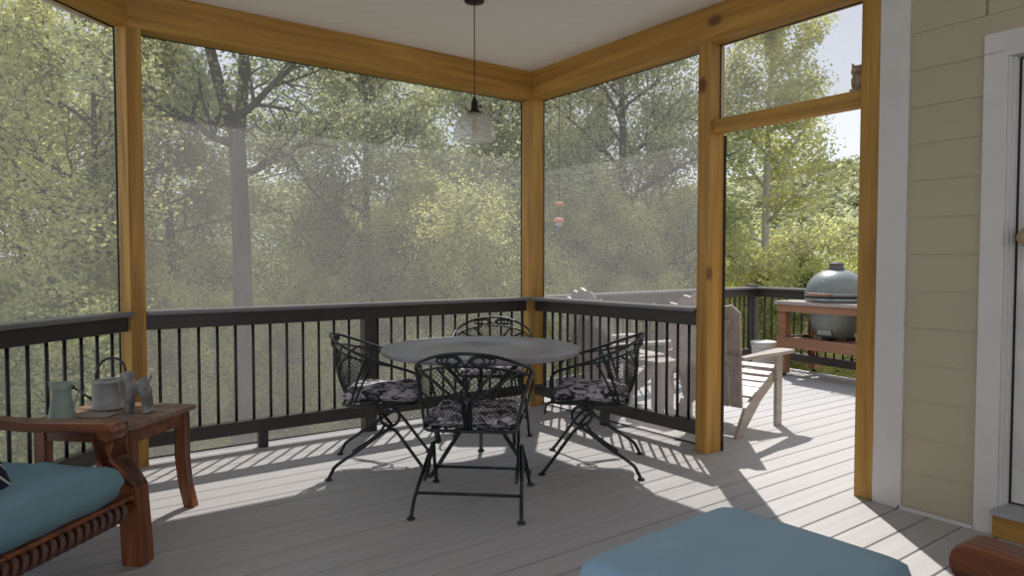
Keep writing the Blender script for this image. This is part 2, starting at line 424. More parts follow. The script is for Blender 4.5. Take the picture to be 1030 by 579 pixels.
# ---- screens
def quad_screen(name, pts, label):
    mb = MB(); n = len(pts); 
    # thin cloth with a black spline frame
    o = empty(name, (0, 0, 0)); tag(o, label, 'insect screen')
    mb.add(pts, [(0, 1, 2, 3)]); mb.build('mesh_panel', screen_m, o)
    fr = MB()
    for a, c in zip(pts, pts[1:]+pts[:1]): fr.tube([a, c], .006, 6)
    fr.build('spline', rubber, o)
    return o
ys = TH-.005
quad_screen('insect_screen', [(AX+.06, ys, .01), (0, ys, .01), (0, ys, ZB), (AX+.06, ys, ZB)], 'large mesh screen across the back, hazy with sun in its lower part')
quad_screen('insect_screen', [(ys, 0, .01), (ys, -1.705, .01), (ys, -1.705, ZB), (ys, 0, ZB)], 'mesh screen between far corner post and doorway post')
quad_screen('insect_screen', [(.075+.03, -1.792, 2.085), (.105, -2.724, 2.085), (.105, -2.724, ZB), (.105, -1.792, ZB)], 'small transom mesh screen above the open doorway')
lw = lambda s, off, z: (ML @ Vector((s, off, z)))[:]
quad_screen('insect_screen', [lw(.0, -.088, .01), lw(5.0, -.088, .01), lw(5.0, -.088, ZB-.002), lw(.0, -.088, ZB-.002)], 'dark clear mesh screen at left edge, above the left railing')
# door jamb track
b = MB(); b.box(TH+.01, TH+.025, -1.80, -1.775, 0, 2.0); thing_mesh(b, 'door_track', rubber, 'thin black strip on the outer edge of the left doorway post', 'door track')

# ---- railings (local x along the run, y = 0 inner face, outside is +y)
def railing(root, x0, x1, sp, first, post=None, foot=None, flip=1, m=railmat, posts2=(), ztop=.92, back=.105, mc=None):
    def P(f, name, mat):
        mb = MB(); f(mb); o = mb.build(name, mat, root); return o
    Y = lambda a, b: (min(a*flip, b*flip), max(a*flip, b*flip))
    d = ztop-.92
    P(lambda q: q.box(x0, x1, *Y(-.035, back), .893+d, ztop, bev=.006), 'top_cap', mc or capmat)
    P(lambda q: q.box(x0, x1, *Y(.012, .075), .805+d, .8929+d, bev=.004), 'upper_rail', m)
    P(lambda q: q.box(x0, x1, *Y(.012, .075), .105, .19, bev=.004), 'bottom_rail', m)
    x = first; gap = [post] if post else []
    me = None
    while x < x1-.02:
        if x > x0+.02 and not any(abs(x-g) < .065 for g in gap):
            if me is None:
                mb = MB(); mb.tube([(0, 0, .185), (0, 0, .81+d)], .0095, 8); me = mb.mesh('baluster', baluster_m)
            o = bpy.data.objects.new('baluster', me); COL.objects.link(o); o.parent = root; o.location = (x, .045*flip, 0)
        x += sp
    if post:
        P(lambda q: q.box(post-.045, post+.045, *Y(.0, .088), 0.0, .893+d, bev=.004), 'rail_post', m)
    if foot:
        P(lambda q: q.box(foot-.03, foot+.03, *Y(.018, .07), 0.0, .106, bev=.003), 'foot_block', m)
r = empty('porch_railing', (0, 0, 0)); tag(r, 'dark brown railing with black balusters along the back, behind the round table', 'railing')
railing(r, AX+.068, -.035, .109, -2.782, post=-1.437, foot=-2.184)
r = empty('porch_railing', (0, 0, 0), -pi/2); tag(r, 'dark brown railing from far corner to the doorway post', 'railing')
railing(r, .036, 1.703, .0925, .136, foot=.84)
r = empty('porch_railing', (AX, 0, 0), math.radians(225)); tag(r, 'dark brown railing at left edge, behind the pots and side table', 'railing')
railing(r, .02, 5.0, .1125, .117, flip=-1, post=2.5, back=.078)

K = Vector((3.66, .36, 0))
P0 = Vector((.16, .06, 0)); d1 = (K-P0); a1 = math.atan2(d1.y, d1.x); L1 = d1.length
r = empty('deck_railing', P0, a1); tag(r, 'outer deck railing behind the pale wooden armchairs', 'railing')
railing(r, 0, L1, .105, .08, m=deckrail, mc=deckcap, post=1.75, foot=None)
a2 = math.radians(-99); L2 = 3.3
r2 = empty('deck_railing', K, a2); tag(r2, 'outer deck railing behind the grill', 'railing')
railing(r2, 0, L2, .105, .10, m=deckrail, mc=deckcap, foot=None, post=1.6)
b = MB(); b.box(-.05, .05, -.05, .05, 0, .925, bev=.004); b.box(-.06, .06, -.06, .06, .925, .945, bev=.004)
o = thing_mesh(b, 'deck_post', deckrail, 'dark corner post of the outer deck railing beside the white bucket', 'post'); o.location = K+Vector((.02, .05, 0)); o.rotation_euler.z = a1

# ================================================================== ROUND TABLE
TX, TY = -1.262, -1.150
t = empty('round_table', (TX, TY, 0)); tag(t, 'round charcoal metal patio table with umbrella hole', 'table')
TR = .580
mb = MB(); mb.lathe([(.022, .688), (.5, .688), (TR-.012, .684), (TR-.006, .676), (TR, .680), (TR+.002, .700), (TR-.003, .708), (TR-.012, .711), (.022, .711), (.022, .688)], 96, cap=False)
mb.build('tabletop', tabletop_m, t)
mb = MB(); mb.lathe([(0, .69), (.026, .69), (.030, .712), (.026, .717), (.008, .719), (.0, .719)], 20); mb.build('umbrella_hole_plug', tabletop_m, t)
toc = math.atan2(4.5091+TY, 3.4856+TX)   # direction camera -> table
for k in range(3):
    a = toc + k*2*pi/3
    leg = MB(); ca, sa = math.cos(a), math.sin(a)
    pr = [(.31, .012), (.295, .03), (.24, .10), (.16, .20), (.10, .28), (.075, .36), (.10, .46), (.20, .58), (.30, .66), (.36, .687)]
    leg.tube(bez([(ca*r_, sa*r_, z_) for r_, z_ in pr], 4), .0125, 8)
    lo_ = leg.build('leg', iron, t)
    MB().lathe([(0, 0), (.02, 0), (.022, .008), (.012, .016), (0, .016)], 14, Matrix.Translation((ca*.31, sa*.31, 0))).build('foot_pad', iron, lo_)
mb = MB(); mb.tube([(.085*math.cos(u*pi/12), .085*math.sin(u*pi/12), .33) for u in range(24)], .008, 6, closed=True)
mb.tube([(.34*math.cos(u*pi/16), .34*math.sin(u*pi/16), .682) for u in range(32)], .008, 6, closed=True)
mb.build('leg_ring', iron, t)

# ================================================================== SPRING CHAIRS
def make_chair(label, loc, rz, stretch=False):
    root = empty('spring_chair', loc, rz); tag(root, label, 'chair', 'wrought iron chairs around the round table')
    HZ = .785
    for s in (1, -1):
        lg = MB(); y = .245*s; yt = .232*s
        lg.tube(bez([(-.285, y*1.06, .012), (-.268, y*1.05, .045), (-.238, y*1.04, .085), (-.10, y, .175), (.015, yt, .255), (.052, yt, .270), (.085, yt, .252), (.16, y, .15), (.235, y*1.03, .045), (.262, y*1.05, .012)], 5), .0095, 8)
        pads = []
        for fx in (-.288, .265): pads.append(MB().lathe([(0, 0), (.019, 0), (.021, .007), (.012, .014), (0, .014)], 12, Matrix.Translation((fx, y*1.06, 0))))
        lo_ = lg.build('leg', iron, root)
        for pd in pads: pd.build('foot_pad', iron, lo_)
        sp = MB(); ys_ = yt*.93
        pts = [(-.16, ys_+.008*s, .146), (-.075, ys_+.008*s, .200), (-.01, ys_+.004*s, .247)]
        # coil: from lower approach round once, off to the seat
        cx_, cz_, rr_ = .045, .335, .055
        a0 = -120
        for u in range(0, 25):
            a = math.radians(a0+u*(405/24)); pts.append((cx_+rr_*math.cos(a), ys_-(.022*u/24)*s, cz_+rr_*math.sin(a)))
        pts.append((-.03, ys_-.024*s, .392)); pts.append((-.16, ys_-.024*s, .392))
        sp.tube(pts, .0085, 8)
        sp.box(-.14, -.05, ys_-.002 if s > 0 else ys_-.016, ys_+.016 if s > 0 else ys_+.002, .0, .016, Matrix.Translation((0, 0, .0)) @ Matrix.Translation((-.095, 0, .18)) @ Matrix.Rotation(-math.radians(32), 4, 'Y') @ Matrix.Translation((.095, 0, -.006)))
        sp.build('coil_spring', iron, root)
        hk = MB(); hk.tube(bez([(.14, .14*s, .392), (.215, .15*s, .394), (.252, .16*s, .378), (.262, .16*s, .325)], 5), .0065, 7); hk.build('front_hook', iron, root)
    if stretch:
        mb = MB(); mb.tube([(-.22, -.248, .105), (-.22, .248, .105)], .0075, 7); mb.build('stretcher', iron, root)
        mb = MB(); mb.tube([(.19, -.248, .11), (.19, .248, .11)], .0075, 7); mb.build('stretcher', iron, root)
    # seat frame
    def rr(hx, hy, c, z, cx=0, n=6):
        out = []
        for (sx_, sy_, st) in ((1, 1, 0), (-1, 1, 90), (-1, -1, 180), (1, -1, 270)):
            for k in range(n+1):
                a = math.radians(st+90*k/n); out.append((cx+sx_*(hx-c)+c*math.cos(a), sy_*(hy-c)+c*math.sin(a), z))
        return out
    sf = MB(); sf.tube(rr(.215, .225, .07, .405), .009, 8, closed=True)
    for q in (-.12, -.04, .04, .12): sf.tube([(-.20, q, .402), (.20, q, .402)], .004, 5)
    for q in (-.12, 0, .12): sf.tube([(q, -.22, .40), (q, .22, .40)], .004, 5)
    sf.build('seat_frame', iron, root)
    # cushion
    cu = MB(); nx, ny = 22, 22; vs = []; fs = []
    def cz(u, v, top):
        e = (1-abs(u)**6)*(1-abs(v)**6)
        t_ = (.5+.5*e) if e > 0 else .5
        return .445+(.040*max(e, 0)**.35+.006*math.sin(u*5+1)*math.cos(v*4))*(1 if top else -.85)
    for top in (1, 0):
        for i in range(nx+1):
            for j in range(ny+1):
                u = -1+2*i/nx; v = -1+2*j/ny
                # round the plan corners
                ux = u*math.sqrt(1-.18*v*v*u*u); vy = v*math.sqrt(1-.18*u*u*v*v)
                vs.append((ux*.218, vy*.222, cz(u, v, top)))
    N1 = (nx+1)*(ny+1)
    for i in range(nx):
        for j in range(ny):
            a = i*(ny+1)+j; f = (a, a+ny+1, a+ny+2, a+1); fs.append(f); fs.append(tuple(N1+q for q in reversed(f)))
    cu.add(vs, fs, True); 
    cu.tube(rr(.215, .219, .05, .445), .006, 6, closed=True)
    cu.build('seat_cushion', damask, root)
    # hoops
    def hoop(zoff, ins):
        P = [(.195-ins*.3, .232, .41), (.215-ins, .250, .47), (.215-ins, .270, .545-zoff*.4), (.185-ins, .282, .590-zoff*.6), (.10, .292-ins*.3, .622-zoff), (.0, .292-ins*.5, .655-zoff), (-.12, .272-ins, .70-zoff), (-.21, .215-ins, .738-zoff), (-.28, .12, .772-zoff*1.1), (-.305+ins*.4, 0, HZ-zoff*1.15)]
        P = P+[(x_, -y_, z_) for x_, y_, z_ in reversed(P[:-1])]
        return bez(P, 5)
    h1 = hoop(0, 0)
    mb = MB(); mb.tube(h1, .0080, 8); mb.build('arm_hoop', iron, root)
    P2 = [(.05, .285, .634), (-.06, .272, .652), (-.15, .243, .675), (-.215, .185, .698), (-.262, .10, .715), (-.278, 0, .720)]
    P2 = P2+[(x_, -y_, z_) for x_, y_, z_ in reversed(P2[:-1])]
    h2 = bez(P2, 6)
    mb = MB(); mb.tube(h2, .0055, 7); mb.build('lower_hoop', iron, root)
    # scrolls between hoops
    sc = MB()
    for s in (1, -1):
        for (c0, w) in ((.075, .055), (.045, .035)):
            pts = []
            for u in range(15):
                a = 2*pi*u/14; yy_ = s*(c0+.01)+w*math.cos(a); zz_ = .748+.022*math.sin(a)*(1-.25*abs(math.cos(a)))
                xx_ = -.293+.35*yy_*yy_*3
                pts.append((xx_, yy_, zz_))
            sc.tube(pts, .0055, 6, closed=False)
        sc.tube(bez([(-.295, 0, .722), (-.292, .03*s, .765), (-.285, .075*s, .768), (-.280, .115*s, .755), (-.282, .10*s, .735), (-.286, .07*s, .738)], 4), .005, 6)
    sc.build('scrollwork', iron, root)
    # side struts of the back
    for s in (1, -1):
        mb = MB(); mb.tube(bez([(-.075, .288*s, .682), (-.13, .25*s, .54), (-.17, .218*s, .405)], 5), .0075, 7)
        mb.tube(bez([(-.03, .288*s, .666), (-.10, .252*s, .53), (-.15, .222*s, .405)], 5), .006, 6); mb.build('back_strut', iron, root)
    # fan
    fan = MB()
    def back(u, v):     # u -1..1 across, v 0 bottom .. 1 top
        a = u*1.35
        top = Vector((-.278+.26*(1-math.cos(a))*.9, math.sin(a)*.275, .720-.052*abs(u)**1.6))
        bot = Vector((-.205+.045*(1-math.cos(a)), u*.205, .410))
        p_ = bot.lerp(top, v); p_.x -= .018*math.sin(pi*v)*(1-abs(u)); return p_
    for s in (1, -1):
        for (u0, u1) in ((.03, .40), (.07, .78)):
            fan.tube([back(s*(u0 if v < .42 else u0+(u1-u0)*((v-.42)/.58)), v)+Vector((-.006, 0, 0)) for v in [q/14 for q in range(15)]], .0075, 6, flat=.8)
    fan.build('back_fan', iron, root)
    ms = MB()
    rows = 24
    for r_i in range(rows+1):
        v = r_i/rows; pts = []
        for c in range(49):
            u = -1+2*c/48; vv = v+(.5/rows)*(.9 if (c+r_i) % 2 else -.9)
            pts.append(back(u, min(1, max(0, vv))))
        ms.tube(pts, .0021, 3, cap=False)
    ms.build('back_mesh', iron, root)
    return root
D = math.radians
make_chair('iron spring chair nearest the camera, seen from behind', (-1.616, -1.632, 0), D(48), True)
make_chair('iron spring chair left of the round table, facing right', (-1.722, -.800, 0), D(-29))
make_chair('iron spring chair right of the round table, beside the side railing', (-.712, -1.514, 0), D(134))
make_chair('iron spring chair on the far side of the table, only its hoop showing', (-.666, -.404, 0), D(-125))

# ================================================================== PENDANT LAMP
PX, PY = -1.218, -1.018
pl = empty('pendant_lamp', (PX, PY, ZC)); tag(pl, 'ribbed clear glass pendant lamp on a thin brown cord', 'lamp')
mb = MB(); mb.lathe([(0, .0), (.052, 0), (.060, -.008), (.058, -.016), (.02, -.026), (0, -.028)], 28); mb.build('ceiling_canopy', brass, pl)
mb = MB(); mb.tube([(0, 0, -.02), (0, 0, -.585)], .0035, 6); mb.build('cord', simple('brown_cord', (.06, .042, .03), .8), pl)
so = MB(); so.lathe([(0, -.575), (.008, -.58), (.014, -.60), (.019, -.605), (.020, -.645), (.026, -.650), (.026, -.660), (.045, -.672), (.047, -.680), (.0, -.680)], 24)
so.tube([(.02, 0, -.632), (.036, -.012, -.632)], .004, 6); so.ell((.038, -.013, -.632), (.007, .005, .007))
sck = so.build('lamp_socket', brass, pl)
glass, n_, b_ = newmat('ribbed_glass'); n_.nodes.remove(b_); out = n_.nodes['Material Output']
tr = n_.nodes.new('ShaderNodeBsdfTransparent'); tr.inputs[0].default_value = (.93, .95, .95, 1)
gl = n_.nodes.new('ShaderNodeBsdfGlossy'); gl.inputs['Roughness'].default_value = .12
tl = n_.nodes.new('ShaderNodeBsdfTranslucent'); tl.inputs[0].default_value = (.86, .86, .86, 1)
m1 = n_.nodes.new('ShaderNodeMixShader'); m1.inputs[0].default_value = .22; m2 = n_.nodes.new('ShaderNodeMixShader'); m2.inputs[0].default_value = .42
n_.links.new(tr.outputs[0], m1.inputs[1]); n_.links.new(gl.outputs[0], m1.inputs[2]); n_.links.new(m1.outputs[0], m2.inputs[1]); n_.links.new(tl.outputs[0], m2.inputs[2]); n_.links.new(m2.outputs[0], out.inputs[0])
sh = MB(); prof = []
for k in range(41):
    q = k/40; r_ = .046+.082*math.sin(q*pi/2)**.9; z_ = -.680-.138*(1-math.cos(q*pi/2))**.85
    prof.append((r_+.0008*math.sin(q*60), z_))
prof.append((.130, -.832))
sh.lathe(prof, 64, cap=False); sh.build('glass_shade', glass, pl)
bu = MB(); bu.lathe([(0, -.680), (.012, -.685), (.014, -.70), (.016, -.72), (.017, -.76), (.012, -.785), (0, -.79)], 16); bu.build('bulb', bulbmat, pl)

# ================================================================== TEAK LOUNGE SEATS
def lounge(root, width, depth=.74, armz=.583, scr=.038):
    w = width
    for s in (1, -1):
        yo = (w/2-.035)*s
        lg = MB(); pr = [(-.085, 0.0), (-.006, 0), (.008, .01), (.004, .10), (-.006, .22), (-.012, .315), (-.055, .345), (-.092, .345), (-.092, .20)]
        lg.prism(pr, yo-.036, yo+.036, 'y'); o = lg.build('front_leg', teakZ, root); addmod(o, 'BEVEL', width=.005, segments=2)
        up = MB(); pr = [(-.012, .316), (-.055, .375), (-.092, .43), (-.100, .48), (-.088, armz-.05), (-.088, armz-.02), (-.150, armz-.02), (-.162, .50), (-.158, .43), (-.120, .37), (-.092, .33)]
        pr = [(a-.010 if b > .42 else a, b) for a, b in pr]; up.prism(pr, yo-.038, yo+.038, 'y')
        for v_ in range(len(up.v)):
            p_ = up.v[v_]; up.v[v_] = (p_[0], p_[1]-.045*s*min(1, max(0, (p_[2]-.33)/.2)), p_[2]); o = up.build('arm_support', teakZ, root); addmod(o, 'BEVEL', width=.005, segments=2)
        ar = MB(); r_ = scr; cx_, cz_ = -.085, armz-scr
        pr = []
        for k in range(13):
            a = math.radians(90-k*(250/12)); pr.append((cx_+r_*math.cos(a), cz_+r_*math.sin(a)))
        pr += [(cx_-.040, cz_-.004), (-.22, armz-.042), (-.42, armz-.052), (-depth+.02, armz-.04), (-depth+.02, armz-.004), (-.42, armz-.014), (-.22, armz-.006)]
        pr = [(a-.022, b) for a, b in pr]; ar.prism(pr, yo-.042-.045*s, yo+.042-.045*s, 'y'); o = ar.build('armrest', teak, root); addmod(o, 'BEVEL', width=.006, segments=2)
        bl = MB(); bl.prism([(-depth, 0), (-depth+.07, 0), (-depth+.055, .3), (-depth+.04, .6), (-depth-.06, .92), (-depth-.10, .92), (-depth-.02, .55), (-depth-.015, .3)], yo-.03, yo+.03, 'y'); o = bl.build('rear_leg', teakZ, root); addmod(o, 'BEVEL', width=.005, segments=2)
        sr = MB(); sr.box(-depth+.05, -.08, yo-.022, yo+.022, .215, .280, bev=.004); sr.build('side_rail', teak, root)
    fr = MB(); fr.tube([(-.040, -w/2+.07, .246), (-.040, w/2-.07, .246)], .019, 10); fr.box(-.066, -.018, -w/2+.071, w/2-.071, .274, .290, bev=.003)
    fr.build('front_rail', teakZ, root)
    cw = MB(); n = int((w-.16)/.037)
    for k in range(n):
        y_ = -w/2+.088+k*.037
        cw.tube([(-.040+.030*math.cos(a), y_+.008*math.sin(a), .240+.030*math.sin(a)) for a in [2*pi*q/14 for q in range(14)]], .0115, 7, closed=True)
    cw.build('cord_wrapping', simple('brown_cord_wrap', (.10, .042, .030), .4), root)
    cr_ = MB(); cr_.box(-depth-.085, -depth-.055, -w/2+.06, w/2-.06, .80, .90, bev=.004)
    for k in range(int(w/.09)):
        y_ = -w/2+.08+k*.09; cr_.prism([(-depth+.02, .30), (-depth+.035, .30), (-depth-.07, .82), (-depth-.085, .82)], y_, y_+.03, 'y')
    cr_.build('backrest', teakZ, root)
def pad(root, name, x0, x1, y0, y1, z0, z1, mat, wr=.004, bul=.03, seed=1, c=.05):
    nx = max(8, int((x1-x0)/.022)); ny = max(8, int((y1-y0)/.022)); vs = []; fs = []; hx = (x1-x0)/2; hy = (y1-y0)/2; mx_ = (x0+x1)/2; my = (y0+y1)/2
    zc = (z0+z1)/2; hz = (z1-z0)/2
    for top in (1, -1):
        for i in range(nx+1):
            for j in range(ny+1):
                u = -1+2*i/nx; v = -1+2*j/ny
                e = max(0, (1-abs(u)**14))*max(0, (1-abs(v)**14))
                shr = 1-.03*(u*u*v*v)**4
                wn = mnoise.noise(Vector((u*hx*9+seed, v*hy*9, top*.5)))+.5*mnoise.noise(Vector((u*hx*24+seed, v*hy*10, 5)))
                vs.append((mx_+u*hx*shr, my+v*hy*shr, zc+top*(hz*(.12+.88*e**.36)-bul*.5*(1-e)*0+bul*.25*(1-u*u)*(1-v*v))+wr*wn*e))
    N1 = (nx+1)*(ny+1)
    for i in range(nx):
        for j in range(ny):
            a = i*(ny+1)+j; f = (a, a+ny+1, a+ny+2, a+1); fs.append(f); fs.append(tuple(N1+q for q in reversed(f)))
    # side wall
    ring = [i*(ny+1) for i in range(nx+1)]+[nx*(ny+1)+j for j in range(1, ny+1)]+[i*(ny+1)+ny for i in range(nx-1, -1, -1)]+[j for j in range(ny-1, 0, -1)]
    for a, b in zip(ring, ring[1:]+ring[:1]): fs.append((a, b, b+N1, a+N1))
    mb = MB(); mb.add(vs, fs, True); return mb.build(name, mat, root)
# left love seat against the left railing: local x faces the room
def st(s, t, z=0): return (AX+(s+t)*R2, (s-t)*R2, z)
WS = 1.45
so_ = empty('love_seat', st(-1.115-WS/2, .935), D(-45)); tag(so_, 'reddish wooden seat with cord-wrapped rail at lower left', 'sofa')
lounge(so_, WS)
cush = pad(None, 'seat_cushion', -.70, -.012, -WS/2+.08, WS/2-.105, .285, .430, linen2, wr=.016, seed=4)
cush.location = so_.location; cush.rotation_euler = so_.rotation_euler
tag(cush, 'teal blue seat cushion on the wooden seat at left', 'cushion')
# striped pillow
pw = MB(); nn = 16; vs = []; fs = []
for top in (1, -1):
    for i in range(nn+1):
        for j in range(nn+1):
            u = -1+2*i/nn; v = -1+2*j/nn; e = max(0, (1-u*u)*(1-v*v))
            vs.append((u*.17*(1-.12*(1-abs(v))**1*abs(u)), v*.17*(1-.12*(1-abs(u))*abs(v)), top*.07*e**.5))
N1 = (nn+1)**2
for i in range(nn):
    for j in range(nn):
        a = i*(nn+1)+j; f = (a, a+nn+1, a+nn+2, a+1); fs.append(f); fs.append(tuple(N1+q for q in reversed(f)))
pw.add(vs, fs, True); po = pw.build('throw_pillow', stripe)
po.location = st(-1.665, .61, .545); po.rotation_euler = (D(50), D(8), D(40))
tag(po, 'navy throw pillow with white stripes at left edge on the teal cushion', 'pillow')

# right: lounge chair facing +y with ottoman in front
WR = .80
ch_ = empty('lounge_chair', (-1.765-WR/2+.07, -3.81, 0), D(90)); tag(ch_, 'reddish wooden lounge chair at lower right, only its rolled arm showing', 'chair')
lounge(ch_, WR, armz=.590, scr=.050)
cush = pad(None, 'seat_cushion', -.70, -.0, -WR/2+.078, WR/2-.078, .297, .437, linen, seed=9)
cush.location = ch_.location; cush.rotation_euler = ch_.rotation_euler
tag(cush, 'teal cushion of the lounge chair, a sliver beneath the rolled arm at lower right', 'cushion')
ot = empty('ottoman', (-2.035, -3.50, 0), D(3)); tag(ot, 'low wooden ottoman under the big teal cushion at bottom centre', 'ottoman')
for sx_ in (1, -1):
    for sy_ in (1, -1):
        lg = MB(); lg.prism([(sx_*.30-.03, 0), (sx_*.30+.03, 0), (sx_*.295+.03, .33), (sx_*.295-.03, .33)], sy_*.225-.03, sy_*.225+.03, 'y'); lg.build('leg', teakZ, ot)
fr = MB(); fr.box(-.30, .30, -.245, -.205, .27, .33, bev=.004); fr.box(-.30, .30, .205, .245, .27, .33, bev=.004); fr.box(-.32, -.28, -.24, .24, .27, .33, bev=.004); fr.box(.28, .32, -.24, .24, .27, .33, bev=.004)
for k in range(8): fr.box(-.28, .28, -.20+k*.053, -.165+k*.053, .31, .33)
fr.build('frame', teak, ot)
oc = pad(None, 'ottoman_cushion', -.334, .334, -.280, .280, .331, .470, linen, wr=.002, seed=2)
oc.location = ot.location; oc.rotation_euler = ot.rotation_euler
tag(oc, 'large teal cushion on the ottoman at bottom centre', 'cushion')

# ================================================================== SIDE TABLE
sd = empty('side_table', st(-.715, .455), D(-45)); tag(sd, 'small wooden side table with curved legs holding the pots', 'table')
hx, hy = .265, .23
tp = MB()
for k in range(5):
    y_ = -hy+k*(2*hy/5); tp.box(-hx, hx, y_+.001, y_+2*hy/5-.001, .478, .50, bev=.003)
tp.build('tabletop', wood('teak_tabletop', (.15, .085, .055), (.33, .21, .145), 0, rough=.4, knots=False, f=1.4), sd)
for sx_ in (1, -1):
    for sy_ in (1, -1):
        lg = MB(); pr = [(0, .478), (.002, .38), (.0, .25), (.012, .12), (.042, .0), (-.010, 0), (-.040, .12), (-.055, .25), (-.056, .38), (-.056, .478)]
        x_ = hx-.025
        pr = [((x_+a)*sx_, b) for a, b in pr]
        lg.prism(pr, sy_*(hy-.045)-.024, sy_*(hy-.045)+.024, 'y'); o = lg.build('leg', teakZ, sd); addmod(o, 'BEVEL', width=.004, segments=2)
ap = MB(); ap.box(-hx+.03, hx-.03, -hy+.028, -hy+.05, .41, .478); ap.box(-hx+.03, hx-.03, hy-.05, hy-.028, .41, .478); ap.box(hx-.05, hx-.03, -hy+.05, hy-.05, .41, .478); ap.box(-hx+.03, -hx+.05, -hy+.05, hy-.05, .41, .478)
ap.build('apron', teak, sd)

ZT = .500
# pitcher
pt = empty('pitcher', (-3.322, -.905, ZT), D(-35)); pt.scale = (.86, .86, .96); tag(pt, 'pale green enamel pitcher on the left of the side table', 'pitcher')
mb = MB(); mb.lathe([(0, 0), (.060, 0), (.066, .006), (.060, .03), (.050, .09), (.043, .125), (.042, .133), (.046, .15), (.056, .178), (.053, .178), (.040, .14), (.040, .12), (.055, .02), (0, .01)], 32)
mb.add([(-.052, -.02, .172), (-.052, .02, .172), (-.075, 0, .186), (-.046, 0, .145)], [(0, 2, 3), (2, 1, 3), (0, 1, 2)], True)
mb.build('body', enamel, pt)
mb = MB(); mb.tube(bez([(.050, 0, .165), (.075, 0, .182), (.088, 0, .165), (.086, 0, .13), (.07, 0, .09), (.052, 0, .06)], 5), .006, 8, flat=.5); mb.build('handle', enamel, pt)
# watering can
wc = empty('watering_can', (-3.118, -.715, ZT), D(0)); tag(wc, 'grey galvanised watering can with arched handle on the side table', 'watering can')
mb = MB(); mb.lathe([(0, 0), (.074, 0), (.078, .004), (.078, .012), (.075, .015), (.075, .125), (.079, .130), (.079, .137), (.072, .139), (.050, .141), (.048, .137), (.048, .09), (0, .088)], 40); mb.build('body', zinc, wc)
hd_ = MB(); a_ = D(-36)
def wcp(l, z): return (l*math.cos(a_), l*math.sin(a_), z)
hd_.tube(bez([wcp(-.066, .13), wcp(-.064, .17), wcp(-.035, .225), wcp(.02, .245), wcp(.065, .220), wcp(.078, .175), wcp(.076, .09)], 6), .0055, 8); hd_.build('handle', simple('dark_iron_handle', (.05, .05, .055), .4, metal=.4), wc)
sp_ = MB(); sp_.tube([wcp(-.070, .035), wcp(-.11, .060), wcp(-.175, .100)], [.010, .007, .005], 10); sp_.lathe([(0, 0), (.012, .0), (.015, .008), (0, .012)], 12, Matrix.Translation(wcp(-.175, .100)) @ Matrix.Rotation(D(-60), 4, Vector((-math.sin(a_), math.cos(a_), 0))))
sp_.build('spout', simple('dark_spout', (.04, .045, .05), .4, metal=.4), wc)
# flat tile
tl_ = MB(); tl_.box(-.065, .065, -.045, .045, 0, .010, bev=.003); o = thing_mesh(tl_, 'flat_tile', slate, 'thin buff tile lying flat between pitcher and figurine', 'tile'); o.location = (-3.185, -.885, ZT); o.rotation_euler.z = D(-33)
# animal figurine: one continuous mesh (remeshed)
fg = MB(); 
fg.ell((0, 0, .125), (.052, .030, .038)); fg.ell((.028, 0, .14), (.030, .026, .042)); fg.ell((-.035, 0, .130), (.034, .030, .040))
for (x_, y_) in ((.048, .018), (.045, -.018), (-.050, .018), (-.047, -.018)):
    fg.tube(bez([(x_*.75, y_*.8, .125), (x_*.95, y_, .07), (x_*1.05, y_, .02), (x_*1.1, y_, .0)], 4), [.026]*3+[.021]*3+[.0165]*2+[.015]*2+[.017, .019, .021][:3], 10) if False else fg.tube([(x_*.75, y_*.8, .125), (x_*.95, y_, .07), (x_*1.05, y_, .03), (x_*1.12, y_, .0)], [.025, .019, .017, .022], 10)
fg.tube([(-.035, 0, .13), (-.052, 0, .165), (-.058, 0, .19), (-.080, 0, .186), (-.098, 0, .150), (-.100, 0, .10)], [.030, .027, .028, .020, .012, .008], 12)
for s in (1, -1): fg.ell((-.045, .026*s, .180), (.018, .006, .026))
fg.tube([(.05, 0, .16), (.068, 0, .175), (.07, 0, .19)], [.010, .007, .006], 8)
fo = fg.build('animal_figurine', stone); addmod(fo, 'REMESH', mode='VOXEL', voxel_size=.0045, use_smooth_shade=True); addmod(fo, 'SMOOTH', factor=.6, iterations=3)
tag(fo, 'grey carved standing animal figurine, right of the watering can', 'figurine'); fo.location = (-3.020, -.905, ZT+.001); fo.rotation_euler.z = D(-36); fo.scale = (.86, .95, .93)

# cat-like figurine on header
ow = MB(); ow.ell((0, 0, .045), (.030, .034, .047)); ow.ell((0, .004, .105), (.028, .032, .032)); ow.box(-.034, .034, -.036, .036, 0, .012, bev=.004)
for s in (1, -1): ow.tube([(0, .018*s+.004, .125), (0, .026*s+.004, .150)], [.012, .003], 8)
ow.ell((-.020, .018, .05), (.016, .012, .03)); ow.ell((-.026, .004, .10), (.010, .010, .009))
wo_ = ow.build('eared_figurine', tan_stone); addmod(wo_, 'REMESH', mode='VOXEL', voxel_size=.004, use_smooth_shade=True)
tag(wo_, 'small grey and tan eared figurine on the pine header above the doorway', 'figurine'); wo_.location = (.07, -2.675, 2.086); wo_.rotation_euler.z = D(15)

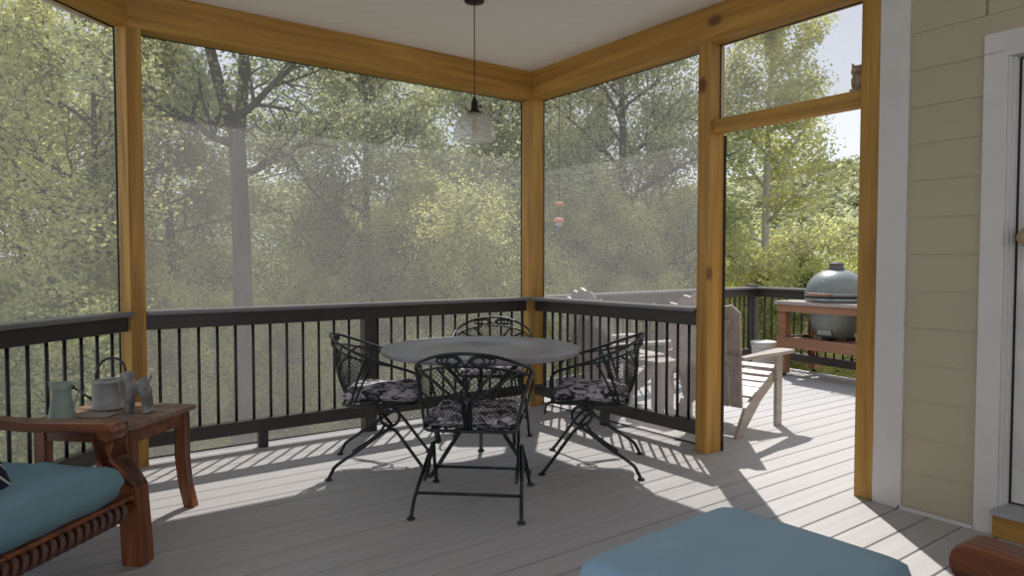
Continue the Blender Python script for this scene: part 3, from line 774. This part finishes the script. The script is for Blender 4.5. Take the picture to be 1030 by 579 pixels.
# ================================================================== OUTER DECK
def adirondack(label, loc, rz):
    root = empty('adirondack_chair', loc, rz); tag(root, label, 'chair', 'pale wooden slatted armchairs on the outer deck')
    m = poly_taupe
    for s in (1, -1):
        q = MB(); q.prism([(-.02, 0), (.06, 0), (.35, .215), (.52, .30), (.60, .355), (.60, .40), (.55, .415), (.30, .29), (.12, .195)], s*.245-.012, s*.245+.012, 'y'); q.build('side_rail', m, root)
        q = MB(); q.box(.555, .645, s*.270-.013, s*.270+.013, 0, .54, bev=.003); q.build('front_leg', m, root)
        q = MB(); pl_ = [(.70, -.055), (.715, 0), (.70, .065), (.60, .078), (.40, .060), (.22, .030), (-.02, .022), (-.02, -.030), (.25, -.040), (.55, -.058)]
        q.prism([(a, s*(.285+b)) for a, b in pl_], .541, .563); o = q.build('armrest', m, root)
    for k in range(6):
        q = MB(); f_ = k/5; x_ = .235+f_*.335; z_ = .262+f_*.160-.018*math.sin(pi*f_)
        q.box(-.030, .030, -.258, .258, 0, .018, Matrix.Translation((x_, 0, z_)) @ Matrix.Rotation(-.42+.1*f_, 4, 'Y')); q.build('seat_slat', m, root)
    hts = [.74, .80, .825, .80, .74]
    MBk = Matrix.Translation((.135, 0, .195)) @ Matrix.Rotation(-D(15), 4, 'Y')
    for k, h in enumerate(hts):
        yc = (k-2); wb_, wt = .082, .112
        y0_, y1_ = yc*(wb_+.010), yc*(wt+.006); nxt = .04 if k != 2 else 0
        sg = 1 if yc > 0 else -1
        top = [(y1_+wt/2, h-(nxt if yc > 0 else 0)-(.0 if k != 2 else .01)), (y1_, h+.012), (y1_-wt/2, h-(nxt if yc < 0 else 0)-(.0 if k != 2 else .01))]
        q = MB(); q.prism([(y0_-wb_/2, 0), (y0_+wb_/2, 0)]+top, -.020, 0, 'x', MBk); q.build('back_slat', m, root)
    q = MB(); q.box(-.045, -.021, -.27, .27, .33, .40, MBk); q.box(-.045, -.021, -.22, .22, .60, .66, MBk); q.build('back_brace', m, root)
    return root
adirondack('pale taupe slatted armchair just outside the doorway, nearest the pine post', (.45, -1.42, 0), D(9))
adirondack('pale taupe slatted armchair in the deck corner, seen through the side screen', (.34, -.36, 0), D(-8))
s2 = empty('deck_side_table', (.66, -.80, 0), D(0)); tag(s2, 'small pale slatted table between the two slatted armchairs', 'table')
q = MB()
for k in range(4): q.box(-.20, .20, -.20+k*.102, -.105+k*.102, .43, .45, bev=.002)
q.build('tabletop', poly_taupe, s2)
for sx_ in (1, -1):
    for sy_ in (1, -1):
        q = MB(); q.box(sx_*.165-.022, sx_*.165+.022, sy_*.165-.035, sy_*.165+.035, 0, .43, bev=.002); q.build('leg', poly_taupe, s2)
q = MB(); q.box(-.165, .165, -.19, -.17, .36, .43); q.box(-.165, .165, .17, .19, .36, .43); q.build('apron', poly_taupe, s2)

# bucket
bk = empty('bucket', (3.20, -.06, 0)); tag(bk, 'white plastic bucket with lid beside the grill table', 'bucket')
mb = MB(); mb.lathe([(0, 0), (.110, 0), (.113, .004), (.128, .29), (.133, .292), (.134, .31), (.128, .312)], 32); mb.build('body', white_paint, bk)
mb = MB(); mb.lathe([(0, .313), (.130, .313), (.138, .318), (.138, .336), (.128, .342), (.120, .336), (0, .336)], 32); mb.build('lid', white_paint, bk)

# grill table
GX, GY = 3.36, -1.08
gt = empty('grill_table', (GX, GY, 0), D(-5)); tag(gt, 'reddish cedar table with pale top holding the grill', 'table')
hxx, hyy = .30, .78
def part(name, mat, *boxes, parent=gt, bev=.003):
    q = MB()
    for bx in boxes: q.box(*bx, bev=bev)
    return q.build(name, mat, parent)
for sx_ in (1, -1):
    for sy_ in (1, -1): part('leg', cedar, (sx_*(hxx-.045)-.045, sx_*(hxx-.045)+.045, sy_*(hyy-.045)-.045, sy_*(hyy-.045)+.045, .03, .765))
part('apron', cedar, (-hxx-.015, -hxx+.005, -hyy, hyy, .69, .765)); part('apron', cedar, (hxx-.005, hxx+.015, -hyy, hyy, .69, .765))
part('lower_rail', cedar, (-hxx-.015, -hxx+.005, -hyy, hyy, .31, .42)); part('lower_rail', cedar, (hxx-.005, hxx+.015, -hyy, hyy, .31, .42))
part('lower_rail', cedar, (-hxx+.005, hxx-.005, -hyy, -hyy+.02, .31, .42)); part('lower_rail', cedar, (-hxx+.005, hxx-.005, hyy-.02, hyy, .31, .42))
part('shelf', cedar, (-hxx+.006, hxx-.006, -hyy+.095, hyy-.095, .39, .41))
# top with round cut: two boards each side and strips
ct = MB(); R_ = .295; gy = .31
n_seg = 24
for side in (1, -1):
    outer = []; pts = []
    for k in range(n_seg+1):
        a = pi*k/n_seg; x_ = R_*math.cos(a); y_ = gy+side*R_*math.sin(a); pts.append((x_, y_))
    yo = hyy+.03 if side > 0 else -hyy-.03
    for k in range(n_seg):
        x1_, y1_ = pts[k]; x2_, y2_ = pts[k+1]
        ct.prism([(x1_, y1_), (x1_, yo), (x2_, yo), (x2_, y2_)] if side > 0 else [(x2_, y2_), (x2_, yo), (x1_, yo), (x1_, y1_)], .766, .80)
ct.box(R_, hxx+.03, -hyy-.03, hyy+.03, .766, .80); ct.box(-hxx-.03, -R_, -hyy-.03, hyy+.03, .766, .80)
ct.build('tabletop', poly_taupe, gt)
for sx_ in (1, -1):
    for sy_ in (1, -1):
        q = MB(); q.tube([(sx_*(hxx-.045)-.012, sy_*(hyy-.045), .025), (sx_*(hxx-.045)+.012, sy_*(hyy-.045), .025)], .024, 12); q.build('caster', rubber, gt)
# kamado
gp = Matrix.Translation((GX, GY, 0)) @ Matrix.Rotation(D(-5), 4, 'Z') @ Vector((0, gy, 0))
gr = empty('egg_grill', (gp.x, gp.y, .405), D(180)); tag(gr, 'egg shaped grey green ceramic grill set into the cedar table', 'grill')
s_ = 1.0
mb = MB(); mb.lathe([(0, .035), (.15, .03), (.175, .045), (.215, .12), (.255, .22), (.278, .32), (.287, .40), (.29, .445), (.27, .445), (0, .44)], 48); mb.build('base', egg_m, gr)
mb = MB(); mb.lathe([(.27, .455), (.292, .455), (.290, .51), (.276, .57), (.245, .63), (.20, .675), (.14, .71), (.085, .725), (0, .727)], 48); dome = mb.build('lid', egg_m, gr)
mb = MB(); mb.lathe([(.284, .40), (.298, .402), (.298, .438), (.284, .44)], 48, cap=False); mb.lathe([(.284, .458), (.300, .46), (.300, .496), (.284, .498)], 48, cap=False); mb.build('metal_band', steel, gr)
mb = MB(); mb.lathe([(.29, .439), (.296, .442), (.296, .455), (.29, .458)], 48, cap=False); mb.build('gasket', rubber, gr)
mb = MB(); mb.lathe([(0, .72), (.075, .72), (.078, .745), (.066, .76), (.066, .775), (.072, .78), (.070, .795), (.03, .805), (0, .805)], 28); mb.build('chimney_cap', simple('cast_cap', (.12, .12, .12), .6), dome)
mb = MB(); mb.tube(bez([(.285, -.11, .478), (.335, -.11, .482), (.35, -.08, .483), (.35, .08, .483), (.335, .11, .482), (.285, .11, .478)], 4), .011, 8); mb.build('lid_handle', cedar, dome)
mb = MB(); mb.box(.10, .222, -.075, .075, .06, .125, bev=.006); mb.build('draft_door', steel, gr)
for k in range(3):
    mb = MB(); mb.box(.10, .19, -.03, .03, 0.006, .04, Matrix.Rotation(2*pi*k/3, 4, 'Z')); mb.build('foot', rubber, gr)
mb = MB(); mb.lathe([(.013, 0), (.034, .001), (.036, .006), (.010, .014), (0, .015)], 20, Matrix.Translation((.243, .0, .606)) @ Matrix.Rotation(D(55), 4, 'Y')); mb.build('thermometer', steel, dome)
# tongs on shelf
mb = MB(); mb.tube([(-.02, -.17, .01), (.0, 0, .018), (.02, .17, .01)], .008, 6); mb.tube([(.03, -.17, .01), (.015, 0, .018), (.02, .17, .01)], .008, 6)
o = thing_mesh(mb, 'grill_tongs', rubber, 'black grill tongs lying on the lower shelf left of the grill', 'tongs'); o.location = gp+Vector((-.14, .36, .411)); o.rotation_euler.z = D(30)

# hanging feeder beyond the side screen
fd = empty('bird_feeder', (2.44, 2.55, 1.86)); fd.scale = (1.25, 1.25, 1.0); tag(fd, 'small orange and blue hanging feeder seen through the side screen', 'bird feeder')
red = simple('feeder_red', (.62, .24, .12), .4); blu = simple('feeder_blue', (.25, .42, .50), .3)
mb = MB(); mb.lathe([(0, .16), (.04, .16), (.05, .13), (.02, .10), (0, .10)], 20); mb.build('top', red, fd)
mb = MB(); mb.lathe([(0, -.12), (.05, -.12), (.06, -.10), (.05, -.06), (.03, -.05), (0, -.05)], 20); mb.build('base', red, fd)
mb = MB(); mb.lathe([(0, -.17), (.035, -.165), (.045, -.13), (.03, -.12), (0, -.12)], 20); mb.build('tray', blu, fd)
mb = MB(); mb.tube([(0, 0, -.05), (0, 0, 1.9)], .004, 5); mb.build('hanger', rubber, fd)

# ================================================================== LAND
def gz(x, y):
    dx, dy = x+3.5, y+4.5; d = math.hypot(dx, dy); az = math.degrees(math.atan2(dy, dx))
    near = -2.6-.11*max(0, d-6)
    near = max(near, -11)-max(0, (az-50)*.10)*min(1, max(0, d-20)/30)
    hh = max(0, d-45)
    k = 1/(1+math.exp((az-50)/9))            # hill rises to the right
    return near + hh*(.05+.20*k) + 1.5*mnoise.noise(Vector((x*.03, y*.03, 0)))
gm = MB(); vs = []; fs = []
rad = [0, 4, 7, 10, 14, 19, 25, 32, 40, 50, 62, 76, 92, 110, 130, 150, 180, 220]; NA = 60
for r_ in rad:
    for k in range(NA+1):
        a = D(-40+k*200/NA); x_, y_ = -3.5+r_*math.cos(a), -4.5+r_*math.sin(a); vs.append((x_, y_, gz(x_, y_)))
for i in range(len(rad)-1):
    for k in range(NA): a = i*(NA+1)+k; fs.append((a, a+NA+1, a+NA+2, a+1))
gm.add(vs, fs, True); tag(gm.build('ground', earth), kind='structure')

# ================================================================== TREES
def leafcards(centers, per, spread, size, rng, droop=.0, asp=.55):
    vs = []; fs = []
    for (c, rad_) in centers:
        m = max(3, int(per*(rad_/spread)))
        for _ in range(m):
            d = Vector((rng.gauss(0, 1), rng.gauss(0, 1), rng.gauss(0, .75)))
            p_ = c+d*rad_*.52
            s = size*rng.uniform(.7, 1.35)
            u = Vector((rng.gauss(0, 1), rng.gauss(0, 1), rng.gauss(0, .6))).normalized()
            w = u.cross(Vector((rng.gauss(0, 1), rng.gauss(0, 1), rng.gauss(0, 1)))).normalized()
            o = len(vs)
            vs += [p_-u*s*.5, p_+w*s*asp*.5, p_+u*s*.5, p_-w*s*asp*.5]
            fs.append((o, o+1, o+2, o+3))
    return vs, fs
def tree_meshes(seed, H, trunk_r, crown_lo, crown_r, n_br, per, size, kind='broad', lean=0.0, fork=None):
    rng = random.Random(seed); tm = MB(); cl = []
    def limb(p0, d, L_, r0, depth):
        n = 5; pts = [p0]; p_ = p0.copy(); dd = d.normalized()
        for i in range(n):
            dd = (dd+Vector((rng.gauss(0, .13), rng.gauss(0, .13), rng.gauss(.04, .08)))).normalized(); p_ = p_+dd*L_/n; pts.append(p_.copy())
        rs = [r0*(1-.75*i/n) for i in range(n+1)]
        tm.tube(pts, rs, 6 if r0 < .06 else 9, cap=False)
        if depth > 0:
            for i in range(1, n+1):
                for _ in range(2 if depth > 1 else 2):
                    a = rng.uniform(0, 2*pi); side = dd.orthogonal().normalized(); side.rotate(Matrix.Rotation(a, 3, dd))
                    limb(pts[i], dd*.6+side*.8+Vector((0, 0, .1)), L_*rng.uniform(.35, .55), rs[i]*.55+.004, depth-1)
        if depth <= 1:
            for i in range(2, n+1): cl.append((pts[i], L_*(.22 if depth else .33)+.16))
    # trunk
    n = 14; pts = []; 
    for i in range(n+1):
        f = i/n; pts.append(Vector((lean*H*f+.12*math.sin(f*5+seed), .10*math.sin(f*4+seed*2), H*f*.96)))
    rs = [trunk_r*(1-(.85 if not fork else .55)*(i/n)**1.1)+.01 for i in range(n+1)]
    rs[0] *= 1.25
    if fork:
        k = fork; tm.tube(pts[:k+1], rs[:k+1], 12, cap=False)
        for sgn in (1, -1):
            q = pts[k].copy(); P_ = [q]; dd = Vector((.10, -.05, 1) if sgn > 0 else (-.26, .14, 1)).normalized()
            for i in range(n-k):
                dd = (dd+Vector((-.012*sgn+rng.gauss(0, .03), rng.gauss(0, .03), .05))).normalized(); q = q+dd*H/n; P_.append(q.copy())
            rr_ = [rs[k]*.72*(1-.8*i/(n-k))+.01 for i in range(n-k+1)]; tm.tube(P_, rr_, 10, cap=False)
            for i in range(2, n-k+1):
                for _ in range(max(1, n_br//n)):
                    a = rng.uniform(0, 2*pi); limb(P_[i], Vector((math.cos(a), math.sin(a), rng.uniform(.1, .6))), crown_r*rng.uniform(.5, .9), rr_[i]*.5+.01, 2 if kind != 'thin' else 1)
    else:
        tm.tube(pts, rs, 12, cap=False)
    for k in range(n_br):
        f = crown_lo+(1-crown_lo)*((k+.5)/n_br)**.9
        i = min(n-1, int(f*n)); p0 = pts[i].lerp(pts[i+1], f*n-i)
        if fork and i > fork: continue
        a = k*2.4+rng.uniform(-.5, .5)
        if kind == 'pine':
            L_ = crown_r*(1.05-f*.8)*rng.uniform(.8, 1.1); limb(p0, Vector((math.cos(a), math.sin(a), .08)), L_, .035, 1)
        else:
            g = (f-crown_lo)/(1-crown_lo); L_ = crown_r*(.55+.55*math.sin(pi*min(1, g*.9+.15)))*rng.uniform(.75, 1.15)
            limb(p0, Vector((math.cos(a), math.sin(a), .25+.8*g)), L_, trunk_r*.38*(1-.6*g)+.01, 2)
    vs, fs = leafcards(cl, per, .5, size, rng, asp=.22 if kind == 'pine' else .62)
    return tm, vs, fs
KINDS = {}
def kindof(key, mat, bk, **k):
    tm, vs, fs = tree_meshes(**k)
    me = bpy.data.meshes.new('foliage'); me.from_pydata(vs, [], fs); me.update(); me.materials.append(mat)
    KINDS[key] = (tm.mesh('trunk', bk), me)
kindof('oakA', leaf_green, bark, seed=1, H=11, trunk_r=.16, crown_lo=.22, crown_r=3.0, n_br=19, per=10, size=0.0943)
kindof('oakB', leaf_green, bark, seed=5, H=12, trunk_r=.20, crown_lo=.30, crown_r=3.2, n_br=19, per=11, size=0.0984)
kindof('yelA', leaf_yellow, bark, seed=8, H=8, trunk_r=.10, crown_lo=.15, crown_r=2.4, n_br=20, per=16, size=0.0779)
kindof('yelB', leaf_yellow, bark, seed=13, H=10, trunk_r=.12, crown_lo=.20, crown_r=2.6, n_br=18, per=9, size=0.0861)
kindof('pine', leaf_pine, bark, seed=21, H=14, trunk_r=.17, crown_lo=.40, crown_r=3.0, n_br=34, per=60, size=0.1230, kind='pine')
kindof('fork', leaf_green, bark, seed=31, H=13, trunk_r=.19, crown_lo=.50, crown_r=2.4, n_br=14, per=9, size=0.0902, fork=8)
kindof('slim', leaf_yellow, palebark, seed=44, H=12, trunk_r=.15, crown_lo=.25, crown_r=2.0, n_br=17, per=8, size=0.0984, lean=.05)
kindof('bush', leaf_yellow, bark, seed=50, H=4, trunk_r=.05, crown_lo=.08, crown_r=1.7, n_br=18, per=30, size=0.0615)
NAMES = dict(oakA='oak_tree', oakB='oak_tree', yelA='young_tree', yelB='young_tree', pine='pine_tree', fork='forked_tree', slim='slender_tree', bush='bush')
def px2az(px): return YAW-math.atan((px-515)/688.59)
def plant(key, px, dist, base, sc=1.0, rot=0.0, label=None, group=None):
    a = px2az(px); x_, y_ = -3.486+dist*math.cos(a), -4.509+dist*math.sin(a)
    r_ = empty(NAMES[key], (x_, y_, gz(x_, y_)-.1+base), rot); r_.scale = (sc, sc, sc)
    t_ = bpy.data.objects.new('trunk', KINDS[key][0]); COL.objects.link(t_); t_.parent = r_
    f_ = bpy.data.objects.new('foliage', KINDS[key][1]); COL.objects.link(f_); f_.parent = r_
    tag(r_, label, 'bush' if key == 'bush' else 'tree', group)
    return r_
# (kind, azimuth given as bearing column, distance, base offset, scale, rotation, label)
plant('fork', 240, 10.8, .3, .82, .3, 'tall forked tree with thick dark trunk behind the long back screen')
plant('pine', 175, 14, 0, .72, 1.0, 'dark green pine behind the back screen, left of the forked trunk')
plant('oakB', 372, 15, 0, .78, 2.0, 'leafy tree behind the back screen, midway between forked trunk and pendant lamp')
plant('yelA', 462, 14.0, 0, .70, .7, 'yellow green tree behind the back screen below the pendant lamp')
plant('oakA', 505, 19, 0, .95, 4.0, 'dark leafy tree behind the far corner post')
plant('oakB', 622, 18.5, .5, .95, 5.1, 'dark trunked tree filling the side screen left of the doorway')
plant('slim', 780, 20, .6, .95, 1.2, 'slender pale trunked tree seen through the open doorway')
plant('yelB', 92, 13.5, 0, .9, 3.3, 'yellow green tree beyond the left screen')
plant('yelB', 22, 17, 0, .98, 2.2, 'tall loose tree beyond the left screen at picture edge')
BG = 'trees of the dense woods behind the screens'
LB = 'leafy tree among the dense woods behind the screens'
rng = random.Random(77)
for (key, px, dist, sc) in [('oakA', 120, 20, .68), ('oakB', 300, 21, .62), ('yelB', 330, 15, .55), ('oakA', 430, 23, .78), ('oakB', 560, 25, .8), ('yelA', 580, 17, .75), ('oakA', 665, 27, .7), ('yelB', 690, 19, .6), ('oakB', 215, 25, .72), ('oakA', 150, 28, .8),
                            ('yelA', 125, 13, .55), ('yelA', 320, 14, .5), ('oakB', 480, 29, .85), ('oakA', 350, 30, .85), ('yelB', 845, 30, .45), ('yelB', -60, 16, .85), ('oakA', 950, 36, .55), ('oakB', 1100, 32, .6), ('yelB', 410, 15, .55), ('oakA', 610, 31, .8), ('yelB', 730, 24, .5)]:
    plant(key, px, dist, 0, sc, rng.uniform(0, 6.28), LB, BG)
for (px, dist, sc) in [(30, 12, .9), (110, 13, .8), (210, 13, .8), (320, 14, .8), (420, 15, .9), (520, 15, .9), (650, 17, .9), (740, 19, .8), (800, 20, 1.0), (860, 22, 1.0)]:
    plant('bush', px, dist, 0, sc*1.05, rng.uniform(0, 6.28), 'low bush in the undergrowth below the deck', 'bushes below the deck')

# far wooded hillside: clumps of foliage too many to count
hv = []; hf = []; rng = random.Random(5)
for _ in range(2600):
    az = D(rng.uniform(2, 50) if rng.random() < .8 else rng.uniform(50, 105)); d = 42+rng.random()**.8*135
    x_, y_ = -3.5+d*math.cos(az), -4.5+d*math.sin(az); c = Vector((x_, y_, gz(x_, y_)+1.5)); R_ = rng.uniform(1.8, 3.4)
    for _ in range(90):
        th = rng.uniform(0, 2*pi); ph = math.acos(rng.uniform(-.35, 1)); nrm = Vector((math.sin(ph)*math.cos(th), math.sin(ph)*math.sin(th), math.cos(ph)*1.25))
        p_ = c+nrm*R_*rng.uniform(.75, 1.05); s = rng.uniform(.32, .62)*(.5+d/150)
        u = (nrm.orthogonal()+Vector((rng.gauss(0, .6), rng.gauss(0, .6), rng.gauss(0, .6)))).normalized(); w = (nrm+Vector((rng.gauss(0, .4),)*3)).cross(u).normalized()
        o = len(hv); hv += [p_-u*s, p_+w*s*.8, p_+u*s, p_-w*s*.8]; hf.append((o, o+1, o+2, o+3))
me = bpy.data.meshes.new('hillside_forest'); me.from_pydata(hv, [], hf); me.update(); me.materials.append(leaf_far)
ho = bpy.data.objects.new('hillside_forest', me); COL.objects.link(ho); tag(ho, 'wooded hillside far beyond the deck', 'forest', kind='stuff')
